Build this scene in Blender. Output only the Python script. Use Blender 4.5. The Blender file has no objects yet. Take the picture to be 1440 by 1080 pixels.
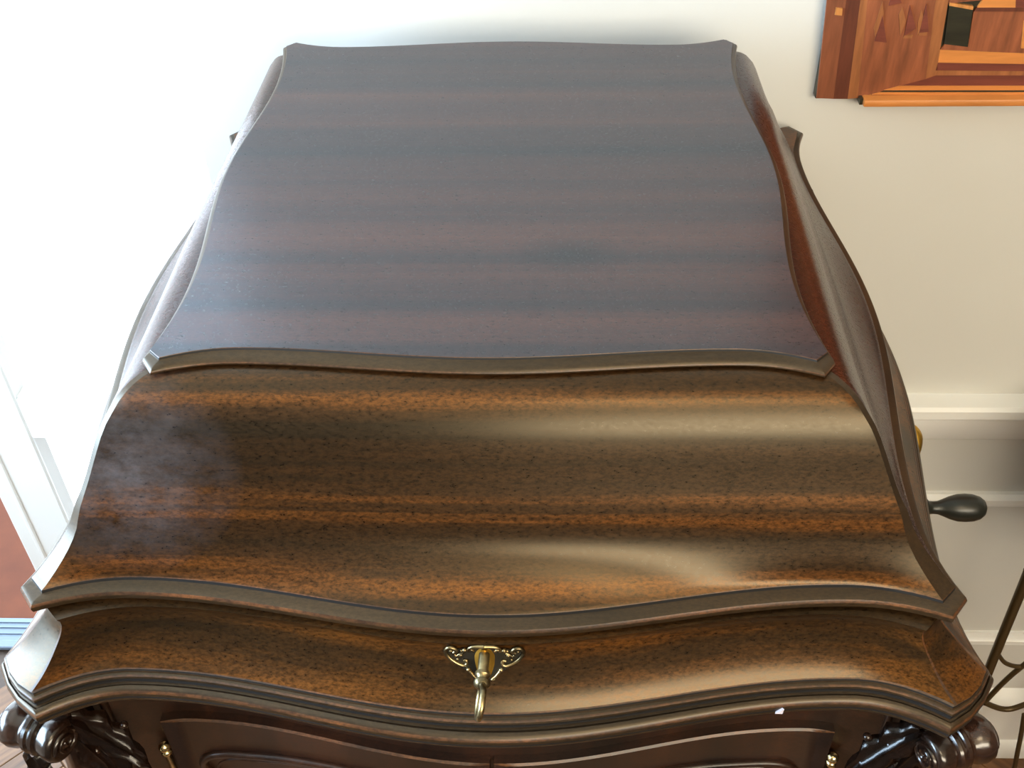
import bpy, bmesh, math, random
from mathutils import Vector, Matrix
random.seed(7)
sc = bpy.context.scene
H = 1.19          # height of the lid lip above the floor; local z values below are relative to it
YC = 0.122        # middle of the cabinet front to back

# ------------------------------------------------------------------ camera, world, lights, exposure
cam = bpy.data.cameras.new('camera'); co = bpy.data.objects.new('camera', cam); sc.collection.objects.link(co)
r_, u_, f_ = Vector((.9993, .0306, -.0219)), Vector((-.0041, .6662, .7457)), Vector((-.0374, .7451, -.6659))
M = Matrix((r_, u_, -f_)).transposed().to_4x4(); M.translation = Vector((.0415, -.5932, .5538 + H))
co.matrix_world = M
cam.sensor_width = 36; cam.lens = 1567 / 1440 * 36; cam.clip_start = .02
sc.camera = co
w = bpy.data.worlds.new('sky'); sc.world = w; w.use_nodes = True
bg = w.node_tree.nodes['Background']; bg.inputs[0].default_value = (.74, .88, 1, 1); bg.inputs[1].default_value = 8.0
vs = sc.view_settings; vs.view_transform = 'Standard'; vs.look = 'None'; vs.gamma = 1; vs.use_curve_mapping = False
vs.exposure = -.06

def area(name, loc, rot, sx, sy, power, col):
    l = bpy.data.lights.new(name, 'AREA'); l.shape = 'RECTANGLE'; l.size = sx; l.size_y = sy
    l.energy = power; l.color = col
    o = bpy.data.objects.new(name, l); sc.collection.objects.link(o); o.location = loc; o.rotation_euler = rot
    return o
R90 = math.pi / 2
# daylight entering by the window in the left wall, and by the window behind the photographer
area('daylight_left_window', (-1.53, -.28, 1.58), (0, -R90, 0), .84, 1.36, 88, (.55, .77, 1))
area('daylight_front_window', (.95, -2.13, 2.08), (R90, 0, 0), 1.90, .64, 48, (1, .75, .40))
# the warm ceiling lamp in front of the cabinet
area('ceiling_lamp_light', (.30, -1.25, 2.50), (0, 0, 0), .45, .45, 7, (1, .74, .42))

# ------------------------------------------------------------------ helpers
def mat(name, base, rough=.5, metal=0, spec=.5, coat=0):
    m = bpy.data.materials.new(name); m.use_nodes = True
    b = m.node_tree.nodes['Principled BSDF']
    b.inputs['Base Color'].default_value = (*base, 1); b.inputs['Roughness'].default_value = rough
    b.inputs['Metallic'].default_value = metal; b.inputs['Specular IOR Level'].default_value = spec
    b.inputs['Coat Weight'].default_value = coat
    return m
def nodes(m):
    nt = m.node_tree
    return nt, nt.nodes['Principled BSDF'], (lambda t: nt.nodes.new('ShaderNode' + t)), nt.links.new
def ramp(n, stops):
    e = n.color_ramp.elements
    while len(e) < len(stops): e.new(.5)
    for q, (p, c) in zip(e, stops): q.position = p; q.color = (*c, 1)
def mixcol(N, L, a, b, f, mode='MIX'):
    x = N('Mix'); x.data_type = 'RGBA'; x.blend_type = mode; x.clamp_factor = True
    for s, v in ((x.inputs[0], f), (x.inputs[6], a), (x.inputs[7], b)):
        if hasattr(v, 'links'): L(v, s)
        elif isinstance(v, tuple): s.default_value = (*v, 1)
        else: s.default_value = v
    return x.outputs[2]
def noise(N, L, vec, scale, sc3, detail=4, rough=.55, off=(0, 0, 0)):
    mp = N('Mapping'); mp.inputs['Scale'].default_value = sc3; mp.inputs['Location'].default_value = off; L(vec, mp.inputs[0])
    n = N('TexNoise'); n.inputs['Scale'].default_value = scale; n.inputs['Detail'].default_value = detail
    n.inputs['Roughness'].default_value = rough; L(mp.outputs[0], n.inputs[0]); return n.outputs[0]
def rampf(N, L, f, stops):
    r = N('ValToRGB'); L(f, r.inputs[0]); ramp(r, stops); return r.outputs[0]

def wood(name, dark, mid, light, rough=.3, stripe=(1.3, 26, 26), bloom=False, smudge=False, coat=.0, spec=.55, off=(0, 0, 0), pores=.5, grain=.7, tint=None):
    m = mat(name, mid, rough, 0, spec, coat); nt, b, N, L = nodes(m)
    tc = N('TexCoord').outputs['Object']
    n1 = noise(N, L, tc, 1.0, stripe, 5, .6, off)
    c = rampf(N, L, n1, [(.33, dark), (.5, mid), (.68, light)])
    n2 = noise(N, L, tc, 1.0, (30, 420, 420), 3, .7)
    fine = rampf(N, L, n2, [(.35, (.85, .85, .85)), (.6, (1, 1, 1))])
    c = mixcol(N, L, c, fine, pores, 'MULTIPLY')
    n3 = noise(N, L, tc, 1.0, (290, 600, 600), 3, .7)
    c = mixcol(N, L, c, rampf(N, L, n3, [(.36, (.42, .38, .35)), (.62, (1.75, 1.65, 1.45))]), grain, 'MULTIPLY')
    if smudge:      # a darker water mark on the lid top
        mp = N('Mapping'); mp.inputs['Location'].default_value = (-.052, -.02, 0); mp.vector_type = 'POINT'; L(tc, mp.inputs[0])
        mp2 = N('Mapping'); mp2.inputs['Scale'].default_value = (24, 42, 0); L(mp.outputs[0], mp2.inputs[0])
        g = N('TexGradient'); g.gradient_type = 'SPHERICAL'; L(mp2.outputs[0], g.inputs[0])
        c = mixcol(N, L, c, (dark[0] * .4, dark[1] * .4, dark[2] * .4), rampf(N, L, g.outputs[1], [(0, (0, 0, 0)), (1, (.75, .75, .75))]))
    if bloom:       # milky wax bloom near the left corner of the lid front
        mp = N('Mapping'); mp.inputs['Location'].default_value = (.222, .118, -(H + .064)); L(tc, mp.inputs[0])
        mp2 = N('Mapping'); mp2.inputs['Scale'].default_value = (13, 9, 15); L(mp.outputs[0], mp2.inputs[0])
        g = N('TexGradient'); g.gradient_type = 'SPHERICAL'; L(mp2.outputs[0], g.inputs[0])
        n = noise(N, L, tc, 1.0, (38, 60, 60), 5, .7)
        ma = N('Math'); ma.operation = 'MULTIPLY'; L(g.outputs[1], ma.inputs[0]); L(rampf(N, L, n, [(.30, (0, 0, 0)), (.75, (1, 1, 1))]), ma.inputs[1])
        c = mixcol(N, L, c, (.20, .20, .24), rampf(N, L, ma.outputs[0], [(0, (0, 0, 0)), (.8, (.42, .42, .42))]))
    L(c, b.inputs['Base Color'])
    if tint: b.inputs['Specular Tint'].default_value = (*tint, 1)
    rr = N('MapRange'); L(n3, rr.inputs[0]); rr.inputs[1].default_value = .3; rr.inputs[2].default_value = .7
    rr.inputs[3].default_value = rough - .03; rr.inputs[4].default_value = rough + .05; L(rr.outputs[0], b.inputs['Roughness'])
    bp = N('Bump'); bp.inputs['Strength'].default_value = .035; bp.inputs['Distance'].default_value = .0002
    L(n2, bp.inputs['Height']); L(bp.outputs[0], b.inputs['Normal'])
    return m

W = {}
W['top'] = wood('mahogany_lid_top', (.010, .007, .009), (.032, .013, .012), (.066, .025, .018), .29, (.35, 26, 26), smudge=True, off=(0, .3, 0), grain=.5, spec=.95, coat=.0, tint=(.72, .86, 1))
nodes(W['top'])[1].inputs['IOR'].default_value = 1.50
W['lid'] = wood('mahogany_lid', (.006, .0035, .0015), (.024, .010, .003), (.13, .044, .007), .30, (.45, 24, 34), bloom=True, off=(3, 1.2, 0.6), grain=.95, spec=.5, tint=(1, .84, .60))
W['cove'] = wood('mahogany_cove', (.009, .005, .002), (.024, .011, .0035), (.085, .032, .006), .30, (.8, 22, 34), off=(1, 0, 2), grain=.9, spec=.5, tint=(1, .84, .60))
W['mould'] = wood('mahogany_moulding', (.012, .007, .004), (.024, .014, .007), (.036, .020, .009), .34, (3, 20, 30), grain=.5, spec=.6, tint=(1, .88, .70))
W['dark'] = wood('mahogany_dark', (.008, .004, .0025), (.017, .007, .004), (.036, .013, .006), .32, (18, 18, 2))
W['worn_lit'] = wood('mahogany_worn_lit_edge', (.03, .014, .006), (.06, .025, .009), (.11, .042, .013), .38, (25, 25, 25))  # real edge wear, with the edge highlight put into the colour too
W['red'] = wood('mahogany_red', (.014, .004, .003), (.032, .008, .004), (.055, .014, .006), .25, (30, .6, 30), grain=.5, spec=.32)
W['carved'] = wood('mahogany_carved', (.006, .004, .003), (.014, .007, .005), (.03, .013, .008), .20, (20, 20, 20), spec=.7)
W['gap'] = mat('shadow_gap', (.003, .002, .002), .7)
W['chip'] = mat('bare_chip', (.62, .58, .66), .5)
brass = mat('aged_brass', (.50, .38, .20), .32, 1); 
nt, b, N, L = nodes(brass); tc = N('TexCoord').outputs['Object']
L(rampf(N, L, noise(N, L, tc, 60, (1, 1, 1), 4), [(.35, (.16, .125, .07)), (.6, (.48, .37, .19))]), b.inputs['Base Color'])
brass_dark = mat('tarnished_brass_ground', (.06, .055, .045), .45, .8)
gold = mat('gilt_brass', (.62, .36, .06), .36, 1)
bright_brass = mat('polished_brass', (.80, .62, .32), .18, 1)
ebony = mat('black_enamelled_wood', (.012, .013, .010), .34)
white_paint = mat('white_gloss_paint', (.86, .86, .84), .35)
metal_grey = mat('threshold_aluminium', (.16, .20, .26), .75, .0, .2)
bronze = mat('bronze_painted_iron', (.085, .055, .022), .42, .55)

wallm = mat('cream_wall_paint', (.72, .71, .67), .75, 0, .3); nt, b, N, L = nodes(wallm); tc = N('TexCoord').outputs['Object']
L(rampf(N, L, noise(N, L, tc, 3, (1, 1, 1), 3), [(.3, (.64, .63, .595)), (.7, (.67, .66, .625))]), b.inputs['Base Color'])
bp = N('Bump'); bp.inputs['Strength'].default_value = .08; bp.inputs['Distance'].default_value = .001
L(noise(N, L, tc, 260, (1, 1, 1), 3), bp.inputs['Height']); L(bp.outputs[0], b.inputs['Normal'])
panelm = mat('cream_panel_paint', (.70, .68, .62), .5)
ceilm = mat('ceiling_paint', (.60, .54, .42), .9)
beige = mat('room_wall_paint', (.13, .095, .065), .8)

plankm = mat('oak_floor_planks', (.2, .12, .06), .35); nt, b, N, L = nodes(plankm)
tc = N('TexCoord').outputs['Object']; oi = N('ObjectInfo')
c = rampf(N, L, noise(N, L, tc, 1, (8, 90, 90), 5), [(.3, (.10, .045, .018)), (.55, (.22, .11, .045)), (.75, (.30, .16, .07))])
c = mixcol(N, L, c, rampf(N, L, oi.outputs['Random'], [(0, (.55, .48, .42)), (1, (1.2, 1.15, 1.1))]), 1.0, 'MULTIPLY')
L(c, b.inputs['Base Color'])
slabm = mat('floor_subfloor', (.05, .03, .02), .6)
terra = mat('terracotta_floor', (.13, .035, .018), .6, 0, .2); nt, b, N, L = nodes(terra); tc = N('TexCoord').outputs['Object']
L(rampf(N, L, noise(N, L, tc, 9, (1, 1, 1), 6, .6), [(.3, (.070, .016, .005)), (.7, (.105, .026, .008))]), b.inputs['Base Color'])

def link(name, me, m, parent=None, smooth=None, loc=None):
    o = bpy.data.objects.new(name, me); sc.collection.objects.link(o)
    ms = m if isinstance(m, (list, tuple)) else [m]
    if len(me.materials) == 0:
        for x in ms: me.materials.append(x)
    if smooth is not None:
        me.polygons.foreach_set('use_smooth', [True] * len(me.polygons)); me.set_sharp_from_angle(angle=math.radians(smooth))
    if parent is not None:
        o.parent = parent
        p = parent; off = Vector((0, 0, 0))
        if loc is None:                      # vertices are given in world coordinates
            while p is not None: off += p.location; p = p.parent
            o.location = -off
        else: o.location = loc
    elif loc is not None: o.location = loc
    return o
def bmo(name, bm, m, parent=None, smooth=None, loc=None):
    bmesh.ops.recalc_face_normals(bm, faces=bm.faces[:])
    me = bpy.data.meshes.new(name); bm.to_mesh(me); bm.free(); return link(name, me, m, parent, smooth, loc)
def tag(o, label=None, cat=None, group=None, kind=None):
    if label: o['label'] = label
    if cat: o['category'] = cat
    if group: o['group'] = group
    if kind: o['kind'] = kind
    return o
def empty(name, loc):
    o = bpy.data.objects.new(name, None); sc.collection.objects.link(o); o.location = loc; o.empty_display_size = .05; return o
def box(bm, x0, x1, y0, y1, z0, z1, bev=0, seg=2):
    g = bmesh.ops.create_cube(bm, size=1, matrix=Matrix.Translation(((x0 + x1) / 2, (y0 + y1) / 2, (z0 + z1) / 2)) @ Matrix.Diagonal((abs(x1 - x0), abs(y1 - y0), abs(z1 - z0), 1)))
    if bev: bmesh.ops.bevel(bm, geom=list({e for v in g['verts'] for e in v.link_edges}), offset=bev, segments=seg, affect='EDGES', profile=.5)
def boxo(name, x0, x1, y0, y1, z0, z1, m, parent=None, bev=0):
    bm = bmesh.new(); box(bm, x0, x1, y0, y1, z0, z1, bev); return bmo(name, bm, m, parent, 35 if bev else None)
def lathe(bm, prof, o, ax, n=24):
    """prof: (distance along axis, radius)"""
    ax = Vector(ax).normalized(); o = Vector(o); a = ax.orthogonal().normalized(); c = ax.cross(a); rings = []
    for t, r in prof:
        if r < 1e-6: rings.append([bm.verts.new(o + ax * t)])
        else: rings.append([bm.verts.new(o + ax * t + (a * math.cos(2 * math.pi * i / n) + c * math.sin(2 * math.pi * i / n)) * r) for i in range(n)])
    for A, B in zip(rings, rings[1:]):
        for i in range(n):
            j = (i + 1) % n
            if len(A) == 1 and len(B) == 1: continue
            if len(A) == 1: bm.faces.new((A[0], B[j], B[i]))
            elif len(B) == 1: bm.faces.new((A[i], A[j], B[0]))
            else: bm.faces.new((A[i], A[j], B[j], B[i]))
def tube(bm, pts, rad, n=10, closed=False, rads=None):
    pts = [Vector(p) for p in pts]; N_ = len(pts); rings = []; prev = None
    for i, p in enumerate(pts):
        if closed: t = pts[(i + 1) % N_] - pts[i - 1]
        else: t = pts[min(i + 1, N_ - 1)] - pts[max(i - 1, 0)]
        t.normalize()
        a = t.orthogonal().normalized() if prev is None else (prev - t * prev.dot(t)).normalized()
        prev = a; c = t.cross(a); r = rads[i] if rads else rad
        rings.append([bm.verts.new(p + (a * math.cos(2 * math.pi * k / n) + c * math.sin(2 * math.pi * k / n)) * r) for k in range(n)])
    for i in range(N_ if closed else N_ - 1):
        A, B = rings[i], rings[(i + 1) % N_]
        for k in range(n): bm.faces.new((A[k], A[(k + 1) % n], B[(k + 1) % n], B[k]))
    if not closed:
        bm.faces.new(rings[0][::-1]); bm.faces.new(rings[-1])
def smoothpts(P, n=8):
    P = [Vector(p) for p in P]; out = []
    for i in range(len(P) - 1):
        a, b_, c, d = P[max(i - 1, 0)], P[i], P[i + 1], P[min(i + 2, len(P) - 1)]
        for k in range(n):
            t = k / n
            out.append(.5 * ((2 * b_) + (c - a) * t + (2 * a - 5 * b_ + 4 * c - d) * t * t + (3 * b_ - a - 3 * c + d) * t ** 3))
    out.append(P[-1]); return out

# ------------------------------------------------------------------ serpentine outline shared by lid, case and mouldings
def S(u, b, m, um):
    """outward offset along a side: +b in the middle, -m near the corners, 0 at the corner"""
    u = abs(u)
    if u < um: return (b - m) / 2 + (b + m) / 2 * math.cos(math.pi * u / um)
    return -m * (1 - ((u - um) / (1 - um)) ** 2)
NF, NS, NC = 64, 56, 5
def outline(z, f, s, F=(.0147, .0114, .8), SD=(.008, .0115, .8), taper=.0035, yc=YC, cc=0., back=1., yback=None):
    """f: (x, y) of the front end of the cut corner, s: (x, y) of its side end"""
    fx, fy = f; sx, sy = s; hyF = yc - fy; hyS = yc - sy; P = []
    def tx(x, y): return x * (1 - taper * (y - yc) / hyF / abs(sx)) if taper else x
    for i in range(NF): u = -1 + 2 * i / NF; P.append((u * fx, yc - hyF - S(u, *F)))
    def corner(a, b_):
        for i in range(NC):
            t = (0, .05, .35, .65, .95)[i]; x = a[0] + (b_[0] - a[0]) * t; y = a[1] + (b_[1] - a[1]) * t
            k = -cc * 4 * t * (1 - t); nx, ny = (1 if x > 0 else -1), (1 if y > yc else -1)
            P.append((x + nx * k * .7, y + ny * k * .7))
    corner((fx, yc - hyF), (sx, yc - hyS))
    for i in range(NS): v = -1 + 2 * i / NS; P.append((sx + (-SD[1] if yback and v > SD[2] else S(v, *SD)), yc + v * hyS))
    corner((sx, yc + hyS), (fx, yc + hyF))
    for i in range(NF): u = -1 + 2 * i / NF; P.append((-u * fx, yc + hyF + S(u, *F) * back))
    corner((-fx, yc + hyF), (-sx, yc + hyS))
    for i in range(NS): v = -1 + 2 * i / NS; P.append((-sx - (-SD[1] if yback and v < -SD[2] else S(v, *SD)), yc - v * hyS))
    corner((-sx, yc - hyS), (-fx, yc - hyF))
    if yback:
        xb = sx - SD[1]
        P = [(max(-xb, min(xb, x)) if y > yc + hyS * SD[2] else x, min(y, yback)) for x, y in P]
    yl = .437
    return [(tx(x, y), min(y, yl), z + H) for x, y in P]
def loft(bm, levels, mats, cap_top=True, cap_bot=True, cap_mat=0, side=None, edge=None):
    rings = [[bm.verts.new(p) for p in lv] for lv in levels]; n = len(rings[0])
    for k, (A, B) in enumerate(zip(rings, rings[1:])):
        for i in range(n):
            j = (i + 1) % n; fc = bm.faces.new((A[i], A[j], B[j], B[i])); fc.material_index = mats[k]
            if edge is not None and mats[k] == 0:
                q = i % (NF + NC + NS + NC)
                if q in (NF, NF + NC - 1, NF + NC + NS, NF + 2 * NC + NS - 1): fc.material_index = edge; continue
            if side is not None and mats[k] == 0 and (i % (NF + NS + 2 * NC)) > NF - 1: fc.material_index = side if (NF + NC - 1) < (i % (NF + NS + 2 * NC)) < NF + NC + NS else 2
    if cap_top: bm.faces.new(rings[0]).material_index = cap_mat
    if cap_bot: bm.faces.new(rings[-1][::-1]).material_index = mats[-1]

# ================================================================== the room
Z = lambda z: z + H
tag(boxo('floor', -1.5, 2.8, -2.1, .64, -.05, -.004, slabm), kind='structure')
floor = bpy.data.objects['floor']
tag(boxo('floor.001', -1.9, 2.8, .672, 4.0, -.05, .0, terra), kind='structure')
# herringbone planks
PW, PL = .075, .375
bm = bmesh.new(); box(bm, -PL / 2 + .0006, PL / 2 - .0006, -PW / 2 + .0006, PW / 2 - .0006, -.012, 0, .0012, 1)
bmesh.ops.recalc_face_normals(bm, faces=bm.faces[:]); pm = bpy.data.meshes.new('plank'); bm.to_mesh(pm); bm.free(); pm.materials.append(plankm)
cand = []
n = 5  # plank length / width
c45 = math.sqrt(.5)
for k in range(-60, 60):
    for j in range(-9, 9):
        for ux, uy, ang in ((k + n / 2 + 2 * n * j, k + .5, 0), (k + .5 + 2 * n * j, k + 1 + n / 2, R90)):
            X, Y = ux * PW, uy * PW
            x, y = (X * c45 - Y * c45), (X * c45 + Y * c45)
            if -1.40 < x < 1.30 and -1.0 < y < .50: cand.append((x, y, ang + math.pi / 4))
for x, y, a in cand:
    o = bpy.data.objects.new('plank', pm); sc.collection.objects.link(o); o.parent = floor
    o.location = (x, y, random.uniform(-.0004, .0004)); o.rotation_euler = (0, 0, a)

wb = boxo('wall_back', -.33, 2.8, .44, .60, 0, 2.6, wallm); tag(wb, kind='structure')
tag(boxo('wall_back.001', -1.5, -.33, .44, .60, 2.08, 2.6, wallm), kind='structure')
tag(boxo('wall_right', 2.8, 2.9, -2.1, .60, 0, 2.6, beige), kind='structure')
tag(boxo('ceiling', -1.6, 2.9, -2.2, .70, 2.6, 2.7, ceilm), kind='structure')
def wall_with_hole(name, axis, c0, c1, a0, a1, h0, h1, hz0, hz1, m):
    bm = bmesh.new()
    def B(p0, p1, z0, z1):
        if axis == 'x': box(bm, c0, c1, p0, p1, z0, z1)
        else: box(bm, p0, p1, c0, c1, z0, z1)
    B(a0, h0, 0, 2.6); B(h1, a1, 0, 2.6); B(h0, h1, 0, hz0); B(h0, h1, hz1, 2.6)
    return tag(bmo(name, bm, m), kind='structure')
wall_with_hole('wall_left', 'x', -1.6, -1.5, -2.1, .60, -.98, .42, 1.15, 2.02, wallm)
wall_with_hole('wall_front', 'y', -2.2, -2.1, -1.5, 2.8, 0, 1.9, 1.72, 2.42, beige)
def window(name, axis, c, p0, p1, z0, z1):
    bm = bmesh.new()
    def B(a, b_, q, r, t=.02):
        if axis == 'x': box(bm, c - t, c + t, a, b_, q, r, .004, 1)
        else: box(bm, a, b_, c - t, c + t, q, r, .004, 1)
    B(p0, p1, z0, z0 + .05); B(p0, p1, z1 - .05, z1); B(p0, p0 + .05, z0 + .05, z1 - .05); B(p1 - .05, p1, z0 + .05, z1 - .05)
    B(p0 + .05, p1 - .05, (z0 + z1) / 2 - .012, (z0 + z1) / 2 + .012, .012)
    B((p0 + p1) / 2 - .012, (p0 + p1) / 2 + .012, z0 + .05, z1 - .05, .012)
    return tag(bmo(name, bm, white_paint), kind='structure')
window('window_1', 'x', -1.57, -.98, .42, 1.15, 2.02)
window('window_2', 'y', -2.17, 0, 1.9, 1.72, 2.42)

# wainscot: chair rail, panel mouldings, baseboard on the back wall
def extr_x(name, prof, x0, x1, m, parent=None, smooth=40):
    """prof: (y, z) polygon swept along x"""
    bm = bmesh.new(); A = [bm.verts.new((x0, y, z)) for y, z in prof]; B = [bm.verts.new((x1, y, z)) for y, z in prof]; k = len(prof)
    for i in range(k): bm.faces.new((A[i], A[(i + 1) % k], B[(i + 1) % k], B[i]))
    bm.faces.new(A[::-1]); bm.faces.new(B); return bmo(name, bm, m, parent, smooth)
Y = .44
x0, x1 = -.33, 2.8
extr_x('trim_1', [(Y, .736), (Y - .007, .736), (Y - .010, .740), (Y - .010, .772), (Y - .014, .776), (Y - .014, .781), (Y - .022, .786), (Y - .030, .792), (Y - .030, .804), (Y - .026, .808), (Y, .808)], x0, x1, white_paint)
bpy.data.objects['trim_1']['kind'] = 'structure'
extr_x('baseboard_back', [(Y, 0), (Y - .026, 0), (Y - .026, .018), (Y - .020, .034), (Y - .014, .038), (Y - .014, .135), (Y - .018, .142), (Y - .018, .150), (Y - .010, .160), (Y, .170)], x0, x1, white_paint)
bpy.data.objects['baseboard_back']['kind'] = 'structure'
def frame_panel(xa, xb, za, zb, parent):
    prof = [(0, 0), (0, .006), (.006, .012), (.014, .012), (.020, .006), (.026, .004), (.026, 0)]
    bm = bmesh.new(); rings = []
    for d, h in prof: rings.append([bm.verts.new(p) for p in ((xa + d, Y - h, za + d), (xb - d, Y - h, za + d), (xb - d, Y - h, zb - d), (xa + d, Y - h, zb - d))])
    for A, B in zip(rings, rings[1:]):
        for i in range(4): bm.faces.new((A[i], A[(i + 1) % 4], B[(i + 1) % 4], B[i]))
    return bmo('panel_moulding', bm, white_paint, parent, 30)
frame_panel(.12, 1.30, .297, .632, wb); frame_panel(1.42, 2.6, .297, .632, wb)

# the glazed sliding door slid half open behind the wall
dr = empty('door_1', (-.68, .63, 0)); dr['kind'] = 'structure'
bm = bmesh.new()
box(bm, -.862, -.765, .612, .648, .012, 2.05, .003, 1); box(bm, -.25, -.15, .612, .648, .012, 2.05, .003, 1)
box(bm, -.765, -.25, .612, .648, .012, .16, .003, 1); box(bm, -.765, -.25, .612, .648, 1.95, 2.05, .003, 1)
box(bm, -.836, -.828, .608, .613, .012, 2.05, .002, 1)
bmo('door_frame', bm, white_paint, dr, 35)
for z0, z1 in ((.548, .631), (1.02, 1.10), (1.50, 1.58)):
    bm = bmesh.new(); box(bm, -.765, -.25, .612, .648, z0, z1, .003, 1); bmo('muntin', bm, white_paint, dr, 35)
for z0, z1 in ((.16, .548), (.631, 1.02), (1.10, 1.50), (1.58, 1.95)):
    bm = bmesh.new(); ra = [(-.765, z0), (-.25, z0), (-.25, z1), (-.765, z1)]; d = .008
    A = [bm.verts.new((x, .618, z)) for x, z in ra]
    B = [bm.verts.new((x + (d if x < -.5 else -d), .634, z + (.01 if z == z0 else -.01))) for x, z in ra]
    for i in range(4): bm.faces.new((A[i], A[(i + 1) % 4], B[(i + 1) % 4], B[i]))
    bmo('glazing_bead', bm, white_paint, dr)
glass = mat('window_glass', (1, 1, 1), .0); nodes(glass)[1].inputs['Transmission Weight'].default_value = 1; nodes(glass)[1].inputs['IOR'].default_value = 1.05
for z0, z1 in ((.16, .548), (.631, 1.02), (1.10, 1.50), (1.58, 1.95)):
    boxo('pane', -.764, -.251, .635, .638, z0 + .001, z1 - .001, glass, dr)
sheer = bpy.data.materials.new('added_curtain'); sheer.use_nodes = True; nt = sheer.node_tree; nt.nodes.clear()
o_ = nt.nodes.new('ShaderNodeOutputMaterial'); t_ = nt.nodes.new('ShaderNodeBsdfTranslucent'); d_ = nt.nodes.new('ShaderNodeBsdfDiffuse'); mx = nt.nodes.new('ShaderNodeMixShader')
t_.inputs[0].default_value = (.95, .96, .97, 1); d_.inputs[0].default_value = (.9, .92, .94, 1); mx.inputs[0].default_value = .3
nt.links.new(t_.outputs[0], mx.inputs[1]); nt.links.new(d_.outputs[0], mx.inputs[2]); nt.links.new(mx.outputs[0], o_.inputs[0])
bm = bmesh.new(); cols = []  # curtain sheet added so the panes glow white from the sky behind
for i in range(121):
    x = -.855 + .72 * i / 120; yy = .664 + .007 * math.sin(i * .62); cols.append([bm.verts.new((x, yy, z)) for z in (.03, 1.0, 2.04)])
for A, B in zip(cols, cols[1:]):
    for k in (0, 1): bm.faces.new((A[k], B[k], B[k + 1], A[k + 1]))
tag(bmo('added_curtain', bm, sheer, None, 60), 'white sheer curtain added behind the glazed door at left so it glows white', 'curtain')
bm = bmesh.new(); box(bm, -1.5, -.12, .618, .672, 0, .006, .001, 1); box(bm, -1.5, -.12, .602, .620, 0, .010, .002, 1)
for yy in (.634, .648, .660): box(bm, -1.5, -.12, yy, yy + .003, .006, .009)
tag(bmo('trim_2', bm, metal_grey, None, 35), kind='structure')

# ================================================================== the cabinet
cab = empty('phonograph_cabinet', (0, YC, 0))
tag(cab, 'dark mahogany phonograph cabinet with a domed lid and serpentine mouldings, centre of the picture', 'phonograph')

# ---- lid: body
def lerp(a, b_, t): return a + (b_ - a) * t
LF = (.0147, .0114, .8); LS = (.008, .0115, .8)
lv, ms = [], []
def lid_level(o, z, s=1., clip=.010, mt=0):
    clip = lerp(.010, .003, min(1, z / .055)) if z > 0 else .010
    fx = .2745 - o; fy = -.1685 + o
    lv.append(outline(z, (fx, fy), (fx + clip, fy + clip), (LF[0] * s, LF[1] * s, LF[2]), (LS[0] * s, LS[1] * s, LS[2]), cc=.0, taper=lerp(.0035, .0048, min(1, z / .08)), yback=.362)); ms.append(mt)
for o, z, s, c in [(.130, .1148, .05, 0), (.085, .1150, .06, 0), (.078, .1148, .06, 0), (.0725, .1138, .06, 0), (.068, .1120, .06, 0), (.0635, .1090, .07, 0), (.0595, .1052, .07, 0), (.0555, .100, .08, 0), (.0515, .0945, .08, 0),
                (.0475, .0870, .08, 0), (.0435, .078, .09, 0), (.040, .070, .09, 0), (.0365, .0620, .10, 0), (.0325, .0535, .10, 0), (.0285, .0450, .10, 0),
                (.0258, .0375, .11, 0), (.0236, .0310, .12, 0), (.0205, .0247, .15, 0), (.0168, .0188, .22, 0), (.0126, .0132, .36, 0), (.0084, .0082, .56, 0), (.0043, .0038, .80, 0), (.0016, .0011, .95, 0), (0, 0, 1, 0)]:
    lid_level(o, z, s, c)
# small fillet, broad nosing, undercut bead
for o, z, c, mt in [(-.0004, -.0004, .010, 1), (-.0008, -.0026, .010, 4), (-.0022, -.0030, .0105, 2), (-.0065, -.0032, .012, 2), (-.0088, -.0042, .0135, 2), (-.0100, -.0060, .014, 1), (-.0102, -.0072, .014, 2), (-.0096, -.0100, .014, 2),
                    (-.0078, -.0108, .013, 4), (-.0040, -.0112, .011, 4), (-.0032, -.0116, .010, 2), (-.0030, -.0126, .010, 1), (-.0024, -.0132, .010, 2), (.002, -.0136, .010, 2)]:
    # recess grows smaller on the sides than on the front
    fx = .2745 - o * .55; fy = -.1685 + o * 1.0
    lv.append(outline(z, (fx, fy), (.2845 - o * .75, -.1585 + o * .55 - (c - .010) * .0), LF, LS)); ms.append(mt)
bm = bmesh.new(); loft(bm, lv, ms[1:], True, True, side=3)
lid = bmo('lid', bm, [W['lid'], W['worn_lit'], W['mould'], W['red'], W['gap']], cab, 32)
lid['label'] = 'domed lid with flared lower edge'

# ---- lid: top panel
TF = (-.001, .0098, .76); TS = (.0022, .0083, .66)
lv = []; ms = []
for o, z, mt in [(0, .1229, 0), (-.0003, .1226, 1), (-.0007, .1214, 4), (-.0016, .1208, 2), (-.0045, .1204, 2), (-.0068, .1194, 2), (-.0082, .1182, 2), (-.0087, .1174, 1), (-.0086, .1164, 2), (-.0074, .1156, 2), (-.0035, .1150, 4), (.006, .1152, 4), (.006, .1144, 4)]:
    f = (.193 - o * .5, -.0882 + o); s_ = (.2005 - o * .55, -.0812 + o * .55)
    lv.append(outline(z, f, s_, TF, TS, taper=.0036, yc=.1285)); ms.append(mt)
bm = bmesh.new(); loft(bm, lv, ms[1:], True, True)
tp = bmo('top_panel', bm, [W['top'], W['worn_lit'], W['mould'], W['red'], W['gap']], lid, 32)
tp['label'] = 'flat serpentine-edged top panel, dark ribbon grain'

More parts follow.
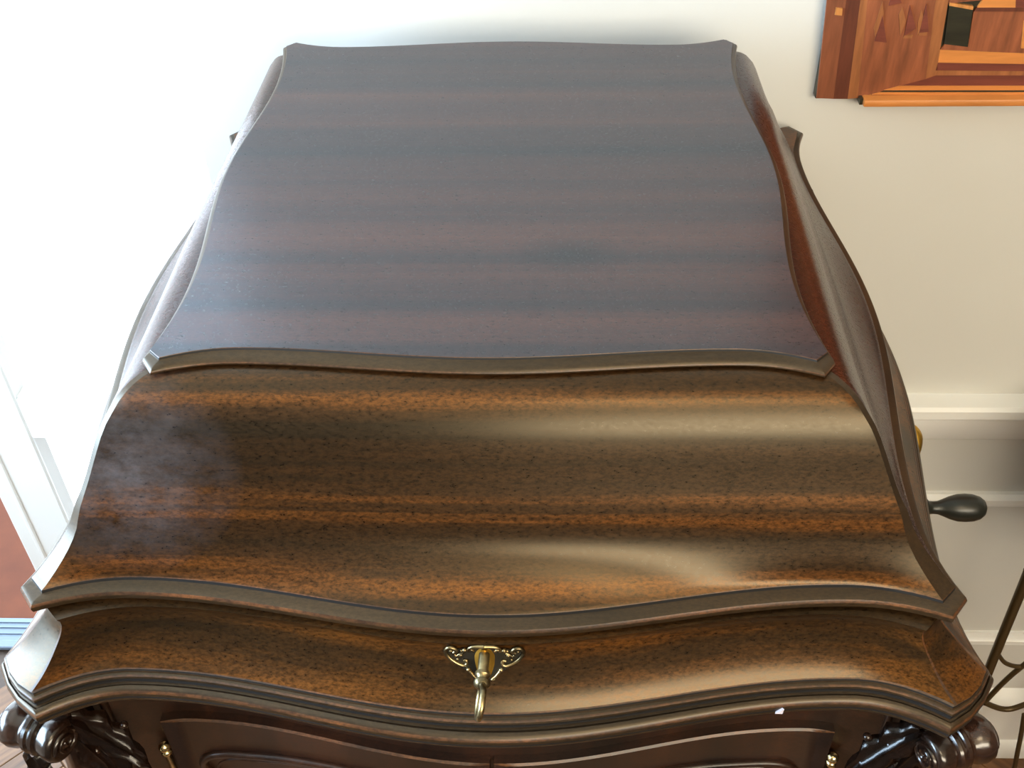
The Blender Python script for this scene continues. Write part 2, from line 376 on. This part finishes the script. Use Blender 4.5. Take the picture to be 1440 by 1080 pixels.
# ---- upper case: the concave frieze that holds the lock
def lerp(a, b_, t): return a + (b_ - a) * t
CV = [(-.0120, .2640), (-.0150, .2630), (-.0190, .2632), (-.0230, .2642), (-.0270, .2658), (-.0310, .2678), (-.0350, .2700), (-.0390, .2722), (-.0430, .2746), (-.0470, .2772), (-.0510, .2802), (-.0545, .2833), (-.0575, .2862)]
def cove_params(z):
    z = max(min(z, CV[0][0]), CV[-1][0])
    for (za, xa), (zb, xb) in zip(CV, CV[1:]):
        if z >= zb: fx = lerp(xa, xb, (z - za) / (zb - za)); break
    t = (z + .012) / (-.0455)
    return fx, t
def FB(t): return (lerp(.0140, .0100, t), lerp(.0114, .0190, t), .8)
def SB(t): return (lerp(.008, .0115, t), lerp(.0115, .010, t), .8)
lv = []
for z, _ in CV:
    fx, t = cove_params(z); cl = lerp(.0125, .0265, t)
    lv.append(outline(z, (fx, -(fx - .0813)), (fx + cl, -(fx - .0813) + cl), FB(t), SB(t), cc=lerp(.0, -.0040, t), yback=.400))
bm = bmesh.new(); loft(bm, lv, [0] * 20, edge=1)  # mitre strips: the lit edge is put into the colour
case = bmo('upper_case', bm, [W['cove'], W['worn_lit']], cab, 32)
case['label'] = 'concave band with cut corners below the lid'
def cove_y(x, z):
    fx, t = cove_params(z); return -(fx - .0813) - S(x / fx, *FB(t))

# ---- waist moulding
lv = []; ms = []
for o, z, mt in [(0, -.0572, 0), (-.0004, -.0574, 1), (-.0016, -.0580, 1), (-.0020, -.0592, 4), (-.0026, -.0604, 2), (-.0044, -.0607, 2), (-.0058, -.0614, 1), (-.0064, -.0626, 2), (-.0062, -.0640, 4), (-.0048, -.0660, 4), (-.0052, -.0676, 4), (-.0070, -.0680, 2),
                 (-.0092, -.0668, 2), (-.0112, -.0672, 2), (-.0130, -.0684, 2), (-.0144, -.0704, 1), (-.0149, -.0724, 2), (-.0147, -.0744, 4), (-.0136, -.0760, 4), (-.0118, -.0768, 2), (-.0122, -.0776, 2), (-.0126, -.0788, 2), (-.0118, -.0804, 2), (-.0095, -.0815, 4), (-.002, -.0825, 4), (.02, -.083, 2)]:
    q = -o / .0149
    f = (lerp(.2855, .2835, q), -.2043 + o * .82); s_ = (lerp(.3125, .3215, q), -.1778)
    lv.append(outline(z, f, s_, (lerp(.0100, .0122, q), .0190, .8), SB(1), cc=-.0042, yback=.405)); ms.append(mt)
bm = bmesh.new(); loft(bm, lv, ms[1:])
wm = bmo('waist_moulding', bm, [W['cove'], W['worn_lit'], W['mould'], W['red'], W['gap']], cab, 32)
# little chip with bare pale wood on the moulding edge
cx = .1845; cyy = -.2043 - .012 - S(cx / .284, .0118, .019, .8)
bm = bmesh.new(); v = [bm.verts.new(p) for p in ((cx - .0024, cyy - .0022, Z(-.0745)), (cx + .0022, cyy - .0024, Z(-.0742)), (cx + .0030, cyy - .0016, Z(-.0702)), (cx + .0004, cyy - .0024, Z(-.0718)), (cx, cyy + .004, Z(-.073)))]
for t in ((0, 1, 2, 3), (0, 3, 4), (3, 2, 4), (2, 1, 4), (1, 0, 4)): bm.faces.new([v[i] for i in t])
ch = bmo('edge_chip', bm, W['chip'], cab); ch['label'] = 'pale bare-wood chip in the moulding edge'

# ---- body
def body_level(z, d=0.):
    return outline(z, (.272 - d, -.178 + d), (.284 - d, -.160 + d), (.0125, .0185, .8), (.004, .008, .8), taper=.003, yback=.398)
BF = (.0125, .0185, .8)
def body_y(x, d=0.): return -.178 + d - S(max(-1, min(1, x / .272)), *BF)
bm = bmesh.new()
loft(bm, [body_level(z, d) for z, d in [(-.082, 0), (-.60, 0), (-.80, .0), (-.98, -.004), (-1.03, -.010), (-1.045, -.006), (-1.06, .01)]], [0] * 8)
body = bmo('case_body', bm, [W['dark']], cab, 32)
for sx in (-1, 1):     # vertical bead where the front meets the carved corner
    bm = bmesh.new(); tube(bm, [(sx * .268, body_y(.268) - .0005, Z(-.084)), (sx * .268, body_y(.268) - .0005, Z(-.98))], .0028, 8)
    bmo('corner_bead', bm, W['dark'], cab, 60)

# ---- doors
DT, DB = -.150, -.95
def door_pt(x, z, h): return (x, body_y(x) - h, Z(z))
for sx in (-1, 1):
    xs = [(.0015 + (.2385 - .0015) * i / 28) for i in range(29)]
    bm = bmesh.new()
    fr, fb = [], []
    zs = [DT, DT - .0015, DT - .30, DB]
    for x in xs:
        e = .0015 if x in (xs[0], xs[-1]) else 0
        fr.append([bm.verts.new(door_pt(sx * x, z, .0065 if i in (0, 3) else .008 - e)) for i, z in enumerate(zs)])
        fb.append([bm.verts.new(door_pt(sx * x, z, -.010)) for z in (DT, DB)])
    for a, b2, ba, bb in zip(fr, fr[1:], fb, fb[1:]):
        for k in range(3):
            fc = bm.faces.new((a[k], b2[k], b2[k + 1], a[k + 1]))
            if k == 0: fc.material_index = 1  # top strip carries the golden edge light as colour
        fc = bm.faces.new((a[0], b2[0], bb[0], ba[0])); bm.faces.new((a[3], b2[3], bb[1], ba[1])); bm.faces.new((ba[0], bb[0], bb[1], ba[1]))
    for q, g in ((fr[0], fb[0]), (fr[-1], fb[-1])): bm.faces.new((q[0], q[1], q[2], q[3], g[1], g[0]))
    d = bmo('door', bm, [W['dark'], W['worn_lit']], cab, 30)
    d['label'] = 'left door of the cabinet front' if sx < 0 else 'right door of the cabinet front'
    # raised serpentine moulding around the door panel
    path = [(.030, -.1895), (.070, -.1850), (.110, -.1835), (.150, -.1865), (.185, -.1905), (.203, -.1925), (.2135, -.1975), (.2185, -.206), (.2170, -.2150), (.2110, -.222), (.2080, -.235), (.2085, -.30), (.2085, -.50), (.2085, -.86), (.200, -.885), (.16, -.893), (.10, -.897), (.045, -.895), (.030, -.880), (.026, -.60), (.026, -.24), (.026, -.205)]
    pts = smoothpts([door_pt(sx * x, z, .009) for x, z in path], 6)
    bm = bmesh.new(); tube(bm, pts, .0034, 8, True); bmo('panel_moulding', bm, W['dark'], d, 60)
    bm = bmesh.new(); tube(bm, smoothpts([door_pt(sx * x, z, .007) for x, z in [((p[0] - .12) * .90 + .12, (p[1] + .54) * .975 - .54) for p in path]], 4), .0022, 6, True); bmo('inner_bead', bm, W['dark'], d, 60)
    # brass hinge pin with ball finial
    hx = .2425; hy = body_y(hx) - .006
    bm = bmesh.new(); lathe(bm, [(.0, 0), (.001, .0025), (.003, .0042), (.0055, .0046), (.0080, .0034), (.0090, .0024), (.0098, .0036), (.0118, .0042), (.0138, .0034), (.0146, .0026), (.050, .0024), (.051, 0)], (sx * hx, hy, Z(-.178)), (0, 0, -1), 16)
    hp = bmo('hinge', bm, bright_brass, d, 50); hp['label'] = 'brass hinge pin with ball finial'
bm = bmesh.new()       # small dark knob between the doors
lathe(bm, [(0, .003), (.006, .003), (.008, .006), (.012, .0065), (.015, .004), (.016, 0)], (.002, body_y(0) - .006, Z(-.166)), (0, -1, 0), 14)
bmo('door_knob', bm, ebony, bpy.data.objects['door.001'], 50)

# ---- carved corner brackets with scrolls
def bracket(sx, sy):
    A = Vector((sx * .93, .36, 0)).normalized(); D = Vector((sx * .36, -.93, 0)).normalized()
    roll = Vector((sx * .306, -.197, Z(-.116))); corner = roll - D * .016; corner.z = 0
    # console: S-shaped body swept along the axis
    prof = [(-.004, -.092), (.004, -.096), (.010, -.106), (.012, -.120), (.010, -.135), (.010, -.155), (.012, -.180), (.018, -.215), (.022, -.250), (.020, -.290), (.008, -.335), (.0, -.42), (-.012, -.42), (-.022, -.092)]
    bm = bmesh.new(); rows = []
    for k in range(9):
        t = -1 + 2 * k / 8; w_ = 1 - .10 * t * t
        rows.append([bm.verts.new(corner + A * (t * .013 - .006) + D * (p[0] * w_ - (.004 * abs(t)) + .0) + Vector((0, 0, Z(p[1])))) for p in prof])
    n_ = len(prof)
    for P_, Q in zip(rows, rows[1:]):
        for i in range(n_): bm.faces.new((P_[i], P_[(i + 1) % n_], Q[(i + 1) % n_], Q[i]))
    bm.faces.new(rows[0][::-1]); bm.faces.new(rows[-1])
    br = bmo('corner_bracket', bm, W['carved'], cab, 50)
    # scroll roll: grooved drum
    prof = [(-.028, 0), (-.028, .006), (-.0265, .012), (-.0275, .015), (-.026, .0185), (-.023, .0200), (-.019, .0195), (-.013, .0180), (-.010, .0170), (-.0085, .0195), (-.0060, .0200), (-.0045, .0180), (-.0030, .0180), (-.0015, .0200), (.0015, .0200), (.003, .018),
            (.007, .0175), (.011, .0200), (.017, .0215), (.023, .0205), (.0265, .017), (.027, .013), (.0258, .011), (.0265, .006), (.0265, 0)]
    bm = bmesh.new(); lathe(bm, [(t * .85, r * .80) for t, r in prof], roll, A, 32); s1 = bmo('scroll', bm, W['carved'], br, 45); s1['label'] = 'rolled volute under the moulding corner'
    # spiral line on both ends
    for e in (-1, 1):
        pts = []
        for k in range(40):
            a = k * .34; r = .011 * (1 - k / 44)
            pts.append(roll + A * (e * .0234) + D * (math.cos(a) * r) + Vector((0, 0, math.sin(a) * r)))
        bm = bmesh.new(); tube(bm, pts, .0018, 6); bmo('spiral', bm, W['carved'], s1, 60)
    # acanthus leaves: ribbed lobes fanning down both flanks
    def leaf(base, dirv, nrm, length, width, curl):
        side = dirv.cross(nrm).normalized(); bm = bmesh.new(); rows = []
        for i in range(15):
            t = i / 14; ww = width * (math.sin(math.pi * min(1, t * .92 + .08)) ** .6) * (1 + .22 * math.sin(t * 22)); row = []
            for j in range(9):
                s = -1 + j / 4
                h = .0060 * (1 - s * s) + .0022 * math.cos(s * 9.4) + curl * t * t * .02
                row.append(bm.verts.new(base + dirv * (t * length + abs(s) * -.004) + side * (s * ww) + nrm * h))
            rows.append(row)
        for P_, Q in zip(rows, rows[1:]):
            for j in range(8): bm.faces.new((P_[j], P_[j + 1], Q[j + 1], Q[j]))
        me = bmesh.ops.solidify(bm, geom=bm.faces[:], thickness=.003)
        return bmo('acanthus_leaf', bm, W['carved'], br, 70)
    down = Vector((0, 0, -1))
    leaf(roll + D * .010 + down * .012, (down + D * .05).normalized(), D, .085, .013, .5)
    for e in (-1,):
        flank = (A * e); inward = (-D * .6 + A * e * .8)
        base = corner + A * (e * .020) + D * .004 + Vector((0, 0, Z(-.105)))
        leaf(base, (down * .8 + inward * .55).normalized(), (D * .5 + A * e * .8).normalized(), .062, .012, .9)
        leaf(base + down * .022, (down * .95 + inward * .25).normalized(), (D * .5 + A * e * .8).normalized(), .075, .013, .9)
        bm = bmesh.new()
        for q, (dx, dz, r) in enumerate([(.014, -.020, .0045), (.024, -.034, .0038), (.006, -.040, .0035), (.030, -.018, .003)]):
            bmesh.ops.create_icosphere(bm, subdivisions=2, radius=r, matrix=Matrix.Translation(base + inward.normalized() * dx + down * -dz * 1 + (D * .5 + A * e * .8).normalized() * .004))
        bmo('carved_berries', bm, W['carved'], br, 80)
    return br
for sx in (-1, 1):
    bracket(sx, -1)

# ---- feet
for sx in (-1, 1):
    for sy in (-1, 1):
        D = Vector((sx, sy, 0)).normalized(); c = Vector((sx * .245, YC + sy * .235, 0))
        pts = [c + Vector((0, 0, .15)), c + D * .03 + Vector((0, 0, .115)), c + D * .034 + Vector((0, 0, .08)), c + D * .022 + Vector((0, 0, .045)), c + D * .032 + Vector((0, 0, .020)), c + D * .042 + Vector((0, 0, .004))]
        bm = bmesh.new(); sp = smoothpts(pts, 5); tube(bm, sp, 1, 14, False, [lerp(.045, .018, min(1, i / 15)) + (.006 if i > 19 else 0) for i in range(len(sp))])
        for v in bm.verts: v.co.z = max(v.co.z, 0.0)
        bmo('foot', bm, W['dark'], cab, 60)

# ---- lock plate on the concave band
def onc(x, z, h):      # point on the cove, h proud of it
    z = -.0138 + (z + .0120) * 1.06
    return Vector((x, cove_y(x, z) - h * .8, Z(z) + h * .5))
half = [(0, -.0120), (.0045, -.0124), (.0078, -.0140), (.0098, -.0160), (.0120, -.0152), (.0142, -.0158), (.0160, -.0165), (.0185, -.0148), (.0215, -.0145), (.0238, -.0168), (.0240, -.0200), (.0222, -.0232), (.0190, -.0262), (.0150, -.0285), (.0125, -.0300), (.0095, -.0322), (.0070, -.0345), (.0040, -.0362), (0, -.0368)]
poly = [(x, z) for x, z in half] + [(-x, z) for x, z in half[-2:0:-1]]
bm = bmesh.new(); top = [bm.verts.new(onc(x, z, .0016)) for x, z in poly]; bot = [bm.verts.new(onc(x * 1.02, z, -.0006)) for x, z in poly]
cv = [bm.verts.new(onc(0, z, .0018)) for z in (-.018, -.026, -.031)]
bm.faces.new(top)
for i in range(len(poly)): bm.faces.new((top[i], top[(i + 1) % len(poly)], bot[(i + 1) % len(poly)], bot[i]))
for v in cv: bm.verts.remove(v)
esc = bmo('lock_plate', bm, brass_dark, case, 30); esc['label'] = 'small ornate brass lock plate with scrolled wings'
def ctube(P, r, name='scrollwork', rads=None, m=brass):
    pts = smoothpts([onc(x, z, h) for x, z, h in P], 6)
    rr = None
    if rads: rr = [lerp(rads[0], rads[1], i / (len(pts) - 1)) for i in range(len(pts))]
    bm = bmesh.new(); tube(bm, pts, r, 8, False, rr); bmo(name, bm, m, esc, 60)
h = .0022
for sx in (-1, 1):
    ctube([(sx * .0185, -.0190, h), (sx * .0172, -.0172, h), (sx * .0190, -.0153, h), (sx * .0218, -.0152, h), (sx * .0236, -.0178, h), (sx * .0232, -.0208, h), (sx * .0208, -.0238, h), (sx * .0170, -.0262, h), (sx * .0130, -.0275, h), (sx * .0108, -.0262, h), (sx * .0112, -.0242, h), (sx * .0130, -.0244, h)], .0011, rads=(.0016, .0009))
    ctube([(sx * .0066, -.0175, h), (sx * .0080, -.0160, h), (sx * .0098, -.0170, h), (sx * .0090, -.0145, h), (sx * .0060, -.0128, h), (0, -.0122, h)], .0010, rads=(.0010, .0012))
    ctube([(sx * .0108, -.0290, h), (sx * .0090, -.0310, h), (sx * .0068, -.0336, h), (sx * .0044, -.0356, h), (sx * .0062, -.0352, h)], .0010)
    ctube([(sx * .0128, -.0190, h), (sx * .0150, -.0198, h), (sx * .0170, -.0215, h), (sx * .0185, -.0205, h)], .0009)
    bm = bmesh.new()
    for x, z, r in [(.0120, -.0166, .0016), (.0140, -.0172, .0010), (.0145, -.0206, .0014), (.0100, -.0298, .0015), (.0165, -.0235, .0009), (.0205, -.0178, .0012)]:
        bmesh.ops.create_icosphere(bm, subdivisions=2, radius=r, matrix=Matrix.Translation(onc(sx * x, z, .0022)))
    bmo('studs', bm, brass, esc, 80)
# domed shield in the middle
bm = bmesh.new(); rows = []
for i in range(9):
    t = i / 8; z = lerp(-.0150, -.0345, t); w_ = .0072 * math.sin(math.pi * (.18 + .72 * (1 - t))) ** .8 * (1.05 - .25 * t)
    rows.append([bm.verts.new(onc(w_ * s / 4, z, .0010 + .0028 * (1 - (s / 4) ** 2))) for s in range(-4, 5)])
for A, B in zip(rows, rows[1:]):
    for j in range(8): bm.faces.new((A[j], A[j + 1], B[j + 1], B[j]))
bmo('shield', bm, gold, esc, 70)

# ---- key in the lock: a thing of its own
kz = Z(-.0205); ky = cove_y(0, -.0205) - .0015
KS = .9
key = empty('key', (-.0008, ky, kz)); tag(key, 'small brass key with ring bow sticking out of the lock plate', 'key')
kd = Vector((-.03, -1, -.10)).normalized(); ko = Vector((0, ky, kz))
bm = bmesh.new(); lathe(bm, [(0, .0034), (.0125, .0034), (.0130, .0046), (.0150, .0048), (.0165, .0036), (.0175, .0036), (.0185, .0050), (.0205, .0052), (.0222, .0042), (.0235, .0030), (.0245, 0)], ko, kd, 20)
bmo('shank', bm, brass, key, 40)
bm = bmesh.new(); c = ko + kd * .0320; sidev = Vector((.22, 0, 1)).normalized(); sidev = (sidev - kd * sidev.dot(kd)).normalized()
pts = [c + kd * (math.cos(a) * .0098) + sidev * (math.sin(a) * .0088) for a in [2 * math.pi * i / 36 for i in range(36)]]
tube(bm, pts, .0020, 10, True); bmo('bow', bm, brass, key, 60)

# ---- winding crank on the right side
cr = empty('winding_crank', (.36, .105, Z(-.20))); cr.parent = cab; cr.location = Vector((.36, .105, Z(-.20))) - cab.location
def crpart(name, bm, m, smooth=50):
    bmesh.ops.recalc_face_normals(bm, faces=bm.faces[:]); me = bpy.data.meshes.new(name); bm.to_mesh(me); bm.free(); me.materials.append(m)
    o = bpy.data.objects.new(name, me); sc.collection.objects.link(o); o.parent = cr
    o.location = -(cab.location + cr.location)
    me.polygons.foreach_set('use_smooth', [True] * len(me.polygons)); me.set_sharp_from_angle(angle=math.radians(smooth)); return o
HB = Vector((.377, .104, Z(-.219)))          # inner end of the handle
B0 = Vector((.300, .150, Z(-.170)))
bm = bmesh.new(); lathe(bm, [(-.03, .006), (.03, .006), (.035, .010), (.040, .010), (.042, 0)], B0, (1, 0, 0), 16); crpart('shaft', bm, bright_brass)
# curved brass arm
bm = bmesh.new(); arm = smoothpts([B0 + Vector((.036, 0, 0)), Vector((.358, .150, Z(-.170))), Vector((.369, .149, Z(-.1675))), Vector((.3725, .143, Z(-.178))), Vector((.366, .130, Z(-.198))), Vector((.366, .113, Z(-.214))), HB + Vector((-.006, 0, 0))], 8)
tube(bm, arm, .006, 12, False, [lerp(.011, .005, (i / (len(arm) - 1)) ** .6) for i in range(len(arm))]); crpart('crank_arm', bm, gold, 60)
bm = bmesh.new(); lathe(bm, [(-.006, .0048), (0, .0048), (.001, .0045)], HB, (1, 0, 0), 14); crpart('pin', bm, bright_brass)
bm = bmesh.new(); k = 1.0
lathe(bm, [(t, r * .86) for t, r in [(0, 0), (.0, .0072), (.0012, .0094), (.004, .0100), (.0068, .0092), (.0082, .0072), (.012, .0068), (.0165, .0072), (.021, .0092), (.027, .0122), (.034, .0146), (.041, .0152), (.048, .0146), (.054, .0124), (.058, .0088), (.060, .004), (.0605, 0)]], HB, (1, 0, 0), 28)
ch = crpart('crank_handle', bm, ebony, 60); ch['label'] = 'black turned pear-shaped handle'

# ================================================================== marquetry picture on the wall
def at(px, py, y):     # a point of the wall plane, from measured positions
    d = f_ + r_ * ((px - 720) / 1567) - u_ * ((py - 540) / 1567); o = Vector((.0415, -.5932, .5538 + H)); return o + d * ((y - o.y) / d.y)
mq = {}
def mwood(name, c, var=.25, rot=0):
    m = mat('veneer_' + name, c, .42); nt, b, N, L = nodes(m); tc = N('TexCoord').outputs['Object']
    s = (14, 14, 120) if rot == 0 else (120, 14, 14)
    f = noise(N, L, tc, 1, s, 5, .6)
    L(rampf(N, L, f, [(.3, tuple(v * (1 - var) for v in c)), (.7, tuple(min(1, v * (1 + var)) for v in c))]), b.inputs['Base Color']); mq[name] = m
mwood('brown', (.21, .065, .028), .3, 1); mwood('dark', (.115, .030, .014), .3, 1); mwood('tan', (.30, .105, .035), .3, 1); mwood('orange', (.58, .21, .05), .15)
mwood('maroon', (.16, .038, .022), .25); mwood('black', (.020, .017, .008), .5); mwood('rust', (.25, .075, .030), .35, 1); mwood('gold', (.52, .21, .055), .3, 1)
yp = .44
a = at(1146, 139, yp - .012); XL = a.x; ZB = a.z; ZT = ZB + .62; XR = XL + .60
pic = empty('marquetry_picture', (XL + .3, .44, ZB)); tag(pic, 'orange and brown marquetry wood picture hung on the wall at upper right', 'picture')
bm = bmesh.new(); box(bm, XL, XR, yp - .012, yp - .0005, ZB, ZT, .001, 1); bmo('backing_board', bm, mq['black'], pic, 35)
cnt = [0]
def piece(pts, m, hgt=.0140, px=True, name='veneer_piece'):
    cnt[0] += 1; hgt += (cnt[0] % 7) * .00006
    P = [at(x, y, yp - hgt) for x, y in pts] if px else [Vector((x, yp - hgt, z)) for x, z in pts]
    bm = bmesh.new(); A = [bm.verts.new(p) for p in P]; B = [bm.verts.new((p.x, yp - .012 + .0005, p.z)) for p in P]; k = len(P)
    bm.faces.new(A); bm.faces.new(B[::-1])
    for i in range(k): bm.faces.new((A[i], A[(i + 1) % k], B[(i + 1) % k], B[i]))
    return bmo(name, bm, mq[m] if isinstance(m, str) else m, pic)
# visible pieces (they run on upward beyond the frame)
UP = -130
piece([(1165, UP), (1163, 0), (1148, 138), (1172, 139), (1190, 0), (1197, UP)], 'brown')
piece([(1197, UP), (1190, 0), (1172, 139), (1192, 139), (1210, 0), (1218, UP)], 'dark')
piece([(1176, 11), (1185, 12), (1184, 22), (1174, 21)], 'gold', .0156)
piece([(1218, UP), (1210, 0), (1192, 139), (1206, 138), (1220, 0), (1228, UP)], 'tan')
piece([(1228, UP), (1220, 0), (1206, 138), (1264, 121), (1302, 111), (1316, 0), (1322, UP)], 'rust')
piece([(1322, UP), (1316, 0), (1302, 111), (1316, 106), (1334, 0), (1344, UP)], 'tan')
for tri in ([(1241, 22), (1247, 60), (1230, 58)], [(1280, 8), (1288, 40), (1272, 50)], [(1303, 6), (1306, 45), (1293, 46)], [(1258, -20), (1268, 4), (1250, 8)], [(1290, -40), (1300, -8), (1284, -10)]): piece(tri, 'maroon', .0156)
for tri in ([(1241, 2), (1243, 20), (1231, 52), (1229, 40)], [(1269, 10), (1274, 30), (1266, 50), (1264, 20)], [(1296, 14), (1300, 30), (1290, 50), (1291, 30)], [(1272, 50), (1284, 49), (1282, 54), (1270, 54)], [(1293, 46), (1304, 45), (1303, 50), (1292, 50)]): piece(tri, 'tan', .0150)
# right: interior of the niche
piece([(1344, UP), (1338, -40), (1440, -40), (1560, -40), (1560, UP)], 'rust')
piece([(1338, -40), (1334, 5), (1382, 0), (1395, -40)], 'brown')
piece([(1395, -40), (1382, 0), (1374, 11), (1428, 11), (1430, -40)], 'orange')
piece([(1430, -40), (1428, 11), (1560, 11), (1560, -40)], 'maroon')
piece([(1336, 4), (1369, 9), (1368, 14), (1335, 8)], 'gold', .0152)
piece([(1335, 8), (1368, 14), (1361, 66), (1328, 62)], 'black', .0150)
piece([(1374, 11), (1560, 11), (1560, 17), (1370, 16)], 'dark', .0150)
piece([(1369, 16), (1560, 17), (1560, 76), (1440, 75), (1322, 70), (1329, 62), (1361, 66)], 'rust')
piece([(1440, 30), (1436, 68), (1470, 69), (1470, 30)], 'orange', .0156)
piece([(1322, 70), (1440, 75), (1560, 76), (1560, 91), (1440, 90), (1319, 88)], 'orange')
piece([(1319, 88), (1440, 90), (1560, 91), (1560, 101), (1440, 100), (1316, 99)], 'maroon')
piece([(1316, 99), (1440, 100), (1560, 101), (1560, 107), (1440, 106), (1314, 106)], 'tan')
piece([(1314, 106), (1440, 106), (1560, 107), (1560, 122), (1440, 121), (1264, 121)], 'maroon')
piece([(1264, 121), (1440, 121), (1560, 122), (1560, 128), (1440, 127), (1243, 127)], 'orange', .0150)
piece([(1243, 127), (1440, 127), (1560, 128), (1560, 130), (1440, 130), (1236, 130)], 'black')
piece([(1236, 130), (1440, 130), (1560, 130), (1560, 134), (1440, 134), (1226, 133)], 'orange', .0150)
piece([(1226, 133), (1440, 134), (1560, 134), (1560, 138), (1214, 138)], 'maroon')
# generic niche above the frame line
zt0 = at(1400, UP, yp - .014).z
for i in range(6):
    x0_ = XL + .004 + i * .0985; piece([(x0_, zt0 + .003), (x0_ + .095, zt0 + .003), (x0_ + .095, ZT - .004), (x0_, ZT - .004)], ['brown', 'tan', 'rust', 'maroon', 'orange', 'brown'][i], px=False)
e0 = at(1212, 146, yp - .02); e1 = at(1212, 138, yp - .02)
bm = bmesh.new(); box(bm, e0.x, XR + .02, yp - .026, yp - .0005, e0.z - .001, e1.z + .0005, .002, 2); bmo('ledge', bm, mq['orange'], pic, 35)
bm = bmesh.new(); box(bm, e0.x - .003, e0.x, yp - .022, yp - .0005, e0.z, e1.z, 0); bmo('ledge_end', bm, mq['black'], pic)

# ================================================================== wire plant stand on the right
st = empty('wire_plant_stand', (.78, .27, 0)); tag(st, 'bronze wire stand with hoops beside the cabinet at lower right', 'plant stand')
sc0 = Vector((.755, .235, 0)); Rr = .15
def ring(z, r, rad, name='hoop'):
    bm = bmesh.new(); tube(bm, [sc0 + Vector((math.cos(a) * r, math.sin(a) * r * .95, z)) for a in [2 * math.pi * i / 48 for i in range(48)]], rad, 8, True); bmo(name, bm, bronze, st, 60)
ring(.715, .150, .0040)
# main leg on the left front, others splayed around
lp = [Vector((.597, .25, Z(-.49))), Vector((.598, .25, Z(-.509))), Vector((.604, .25, Z(-.711))), Vector((.612, .25, Z(-.85))), Vector((.625, .25, Z(-1.05))), Vector((.640, .25, .006))]
bm = bmesh.new(); tube(bm, smoothpts(lp, 6), .0062, 10); bmo('leg', bm, bronze, st, 60)
for ax_, ay_ in ((.83, .375), (.905, .20)):
    d = Vector((ax_, ay_, 0)) - sc0
    bm = bmesh.new(); tube(bm, smoothpts([sc0 + d * 1.0 + Vector((0, 0, .70)), sc0 + d * .98 + Vector((0, 0, .5)), sc0 + d * .85 + Vector((0, 0, .2)), sc0 + d * .78 + Vector((0, 0, .006))], 6), .0062, 10); bmo('leg', bm, bronze, st, 60)
# braces
def rod(pts, r=.0034):
    bm = bmesh.new(); tube(bm, smoothpts(pts, 8), r, 8); bmo('brace', bm, bronze, st, 60)
rod([(.617, .25, Z(-.764)), (.641, .25, Z(-.686)), (.700, .245, Z(-.560)), (.755, .235, Z(-.50))])
rod([(.606, .25, Z(-.656)), (.622, .25, Z(-.676)), (.646, .25, Z(-.682)), (.690, .25, Z(-.670)), (.72, .25, Z(-.60))], .0030)
rod([(.617, .25, Z(-.766)), (.647, .25, Z(-.781)), (.670, .25, Z(-.770)), (.72, .25, Z(-.72))], .0038)
rod([(.677, .25, Z(-.794)), (.692, .25, Z(-.875)), (.71, .25, Z(-1.0)), (.715, .25, .006)], .0034)
# unseen planter bowl added on top, beyond the right edge, to shadow the wall
bm = bmesh.new(); lathe(bm, [(0, 0), (0, .07), (.01, .09), (.05, .13), (.10, .15), (.14, .155), (.145, .160), (.150, .155), (.145, .148), (.10, .142), (.05, .12), (.02, .08), (.02, 0)], sc0 + Vector((0, 0, .719)), (0, 0, 1), 32)
pb = bmo('shadow_planter', bm, mat('dark_glazed_planter', (.03, .035, .05), .3), None, 50); tag(pb, 'unseen dark planter bowl added on the wire stand to shadow the wall', 'planter')

# ================================================================== ceiling lamp behind the photographer
cl = empty('ceiling_lamp', (.30, -1.25, 2.6)); tag(cl, 'square frosted ceiling lamp in front of the cabinet', 'lamp')
boxo('lamp_base', .05, .55, -1.50, -1.00, 2.53, 2.6, white_paint, cl, .01)
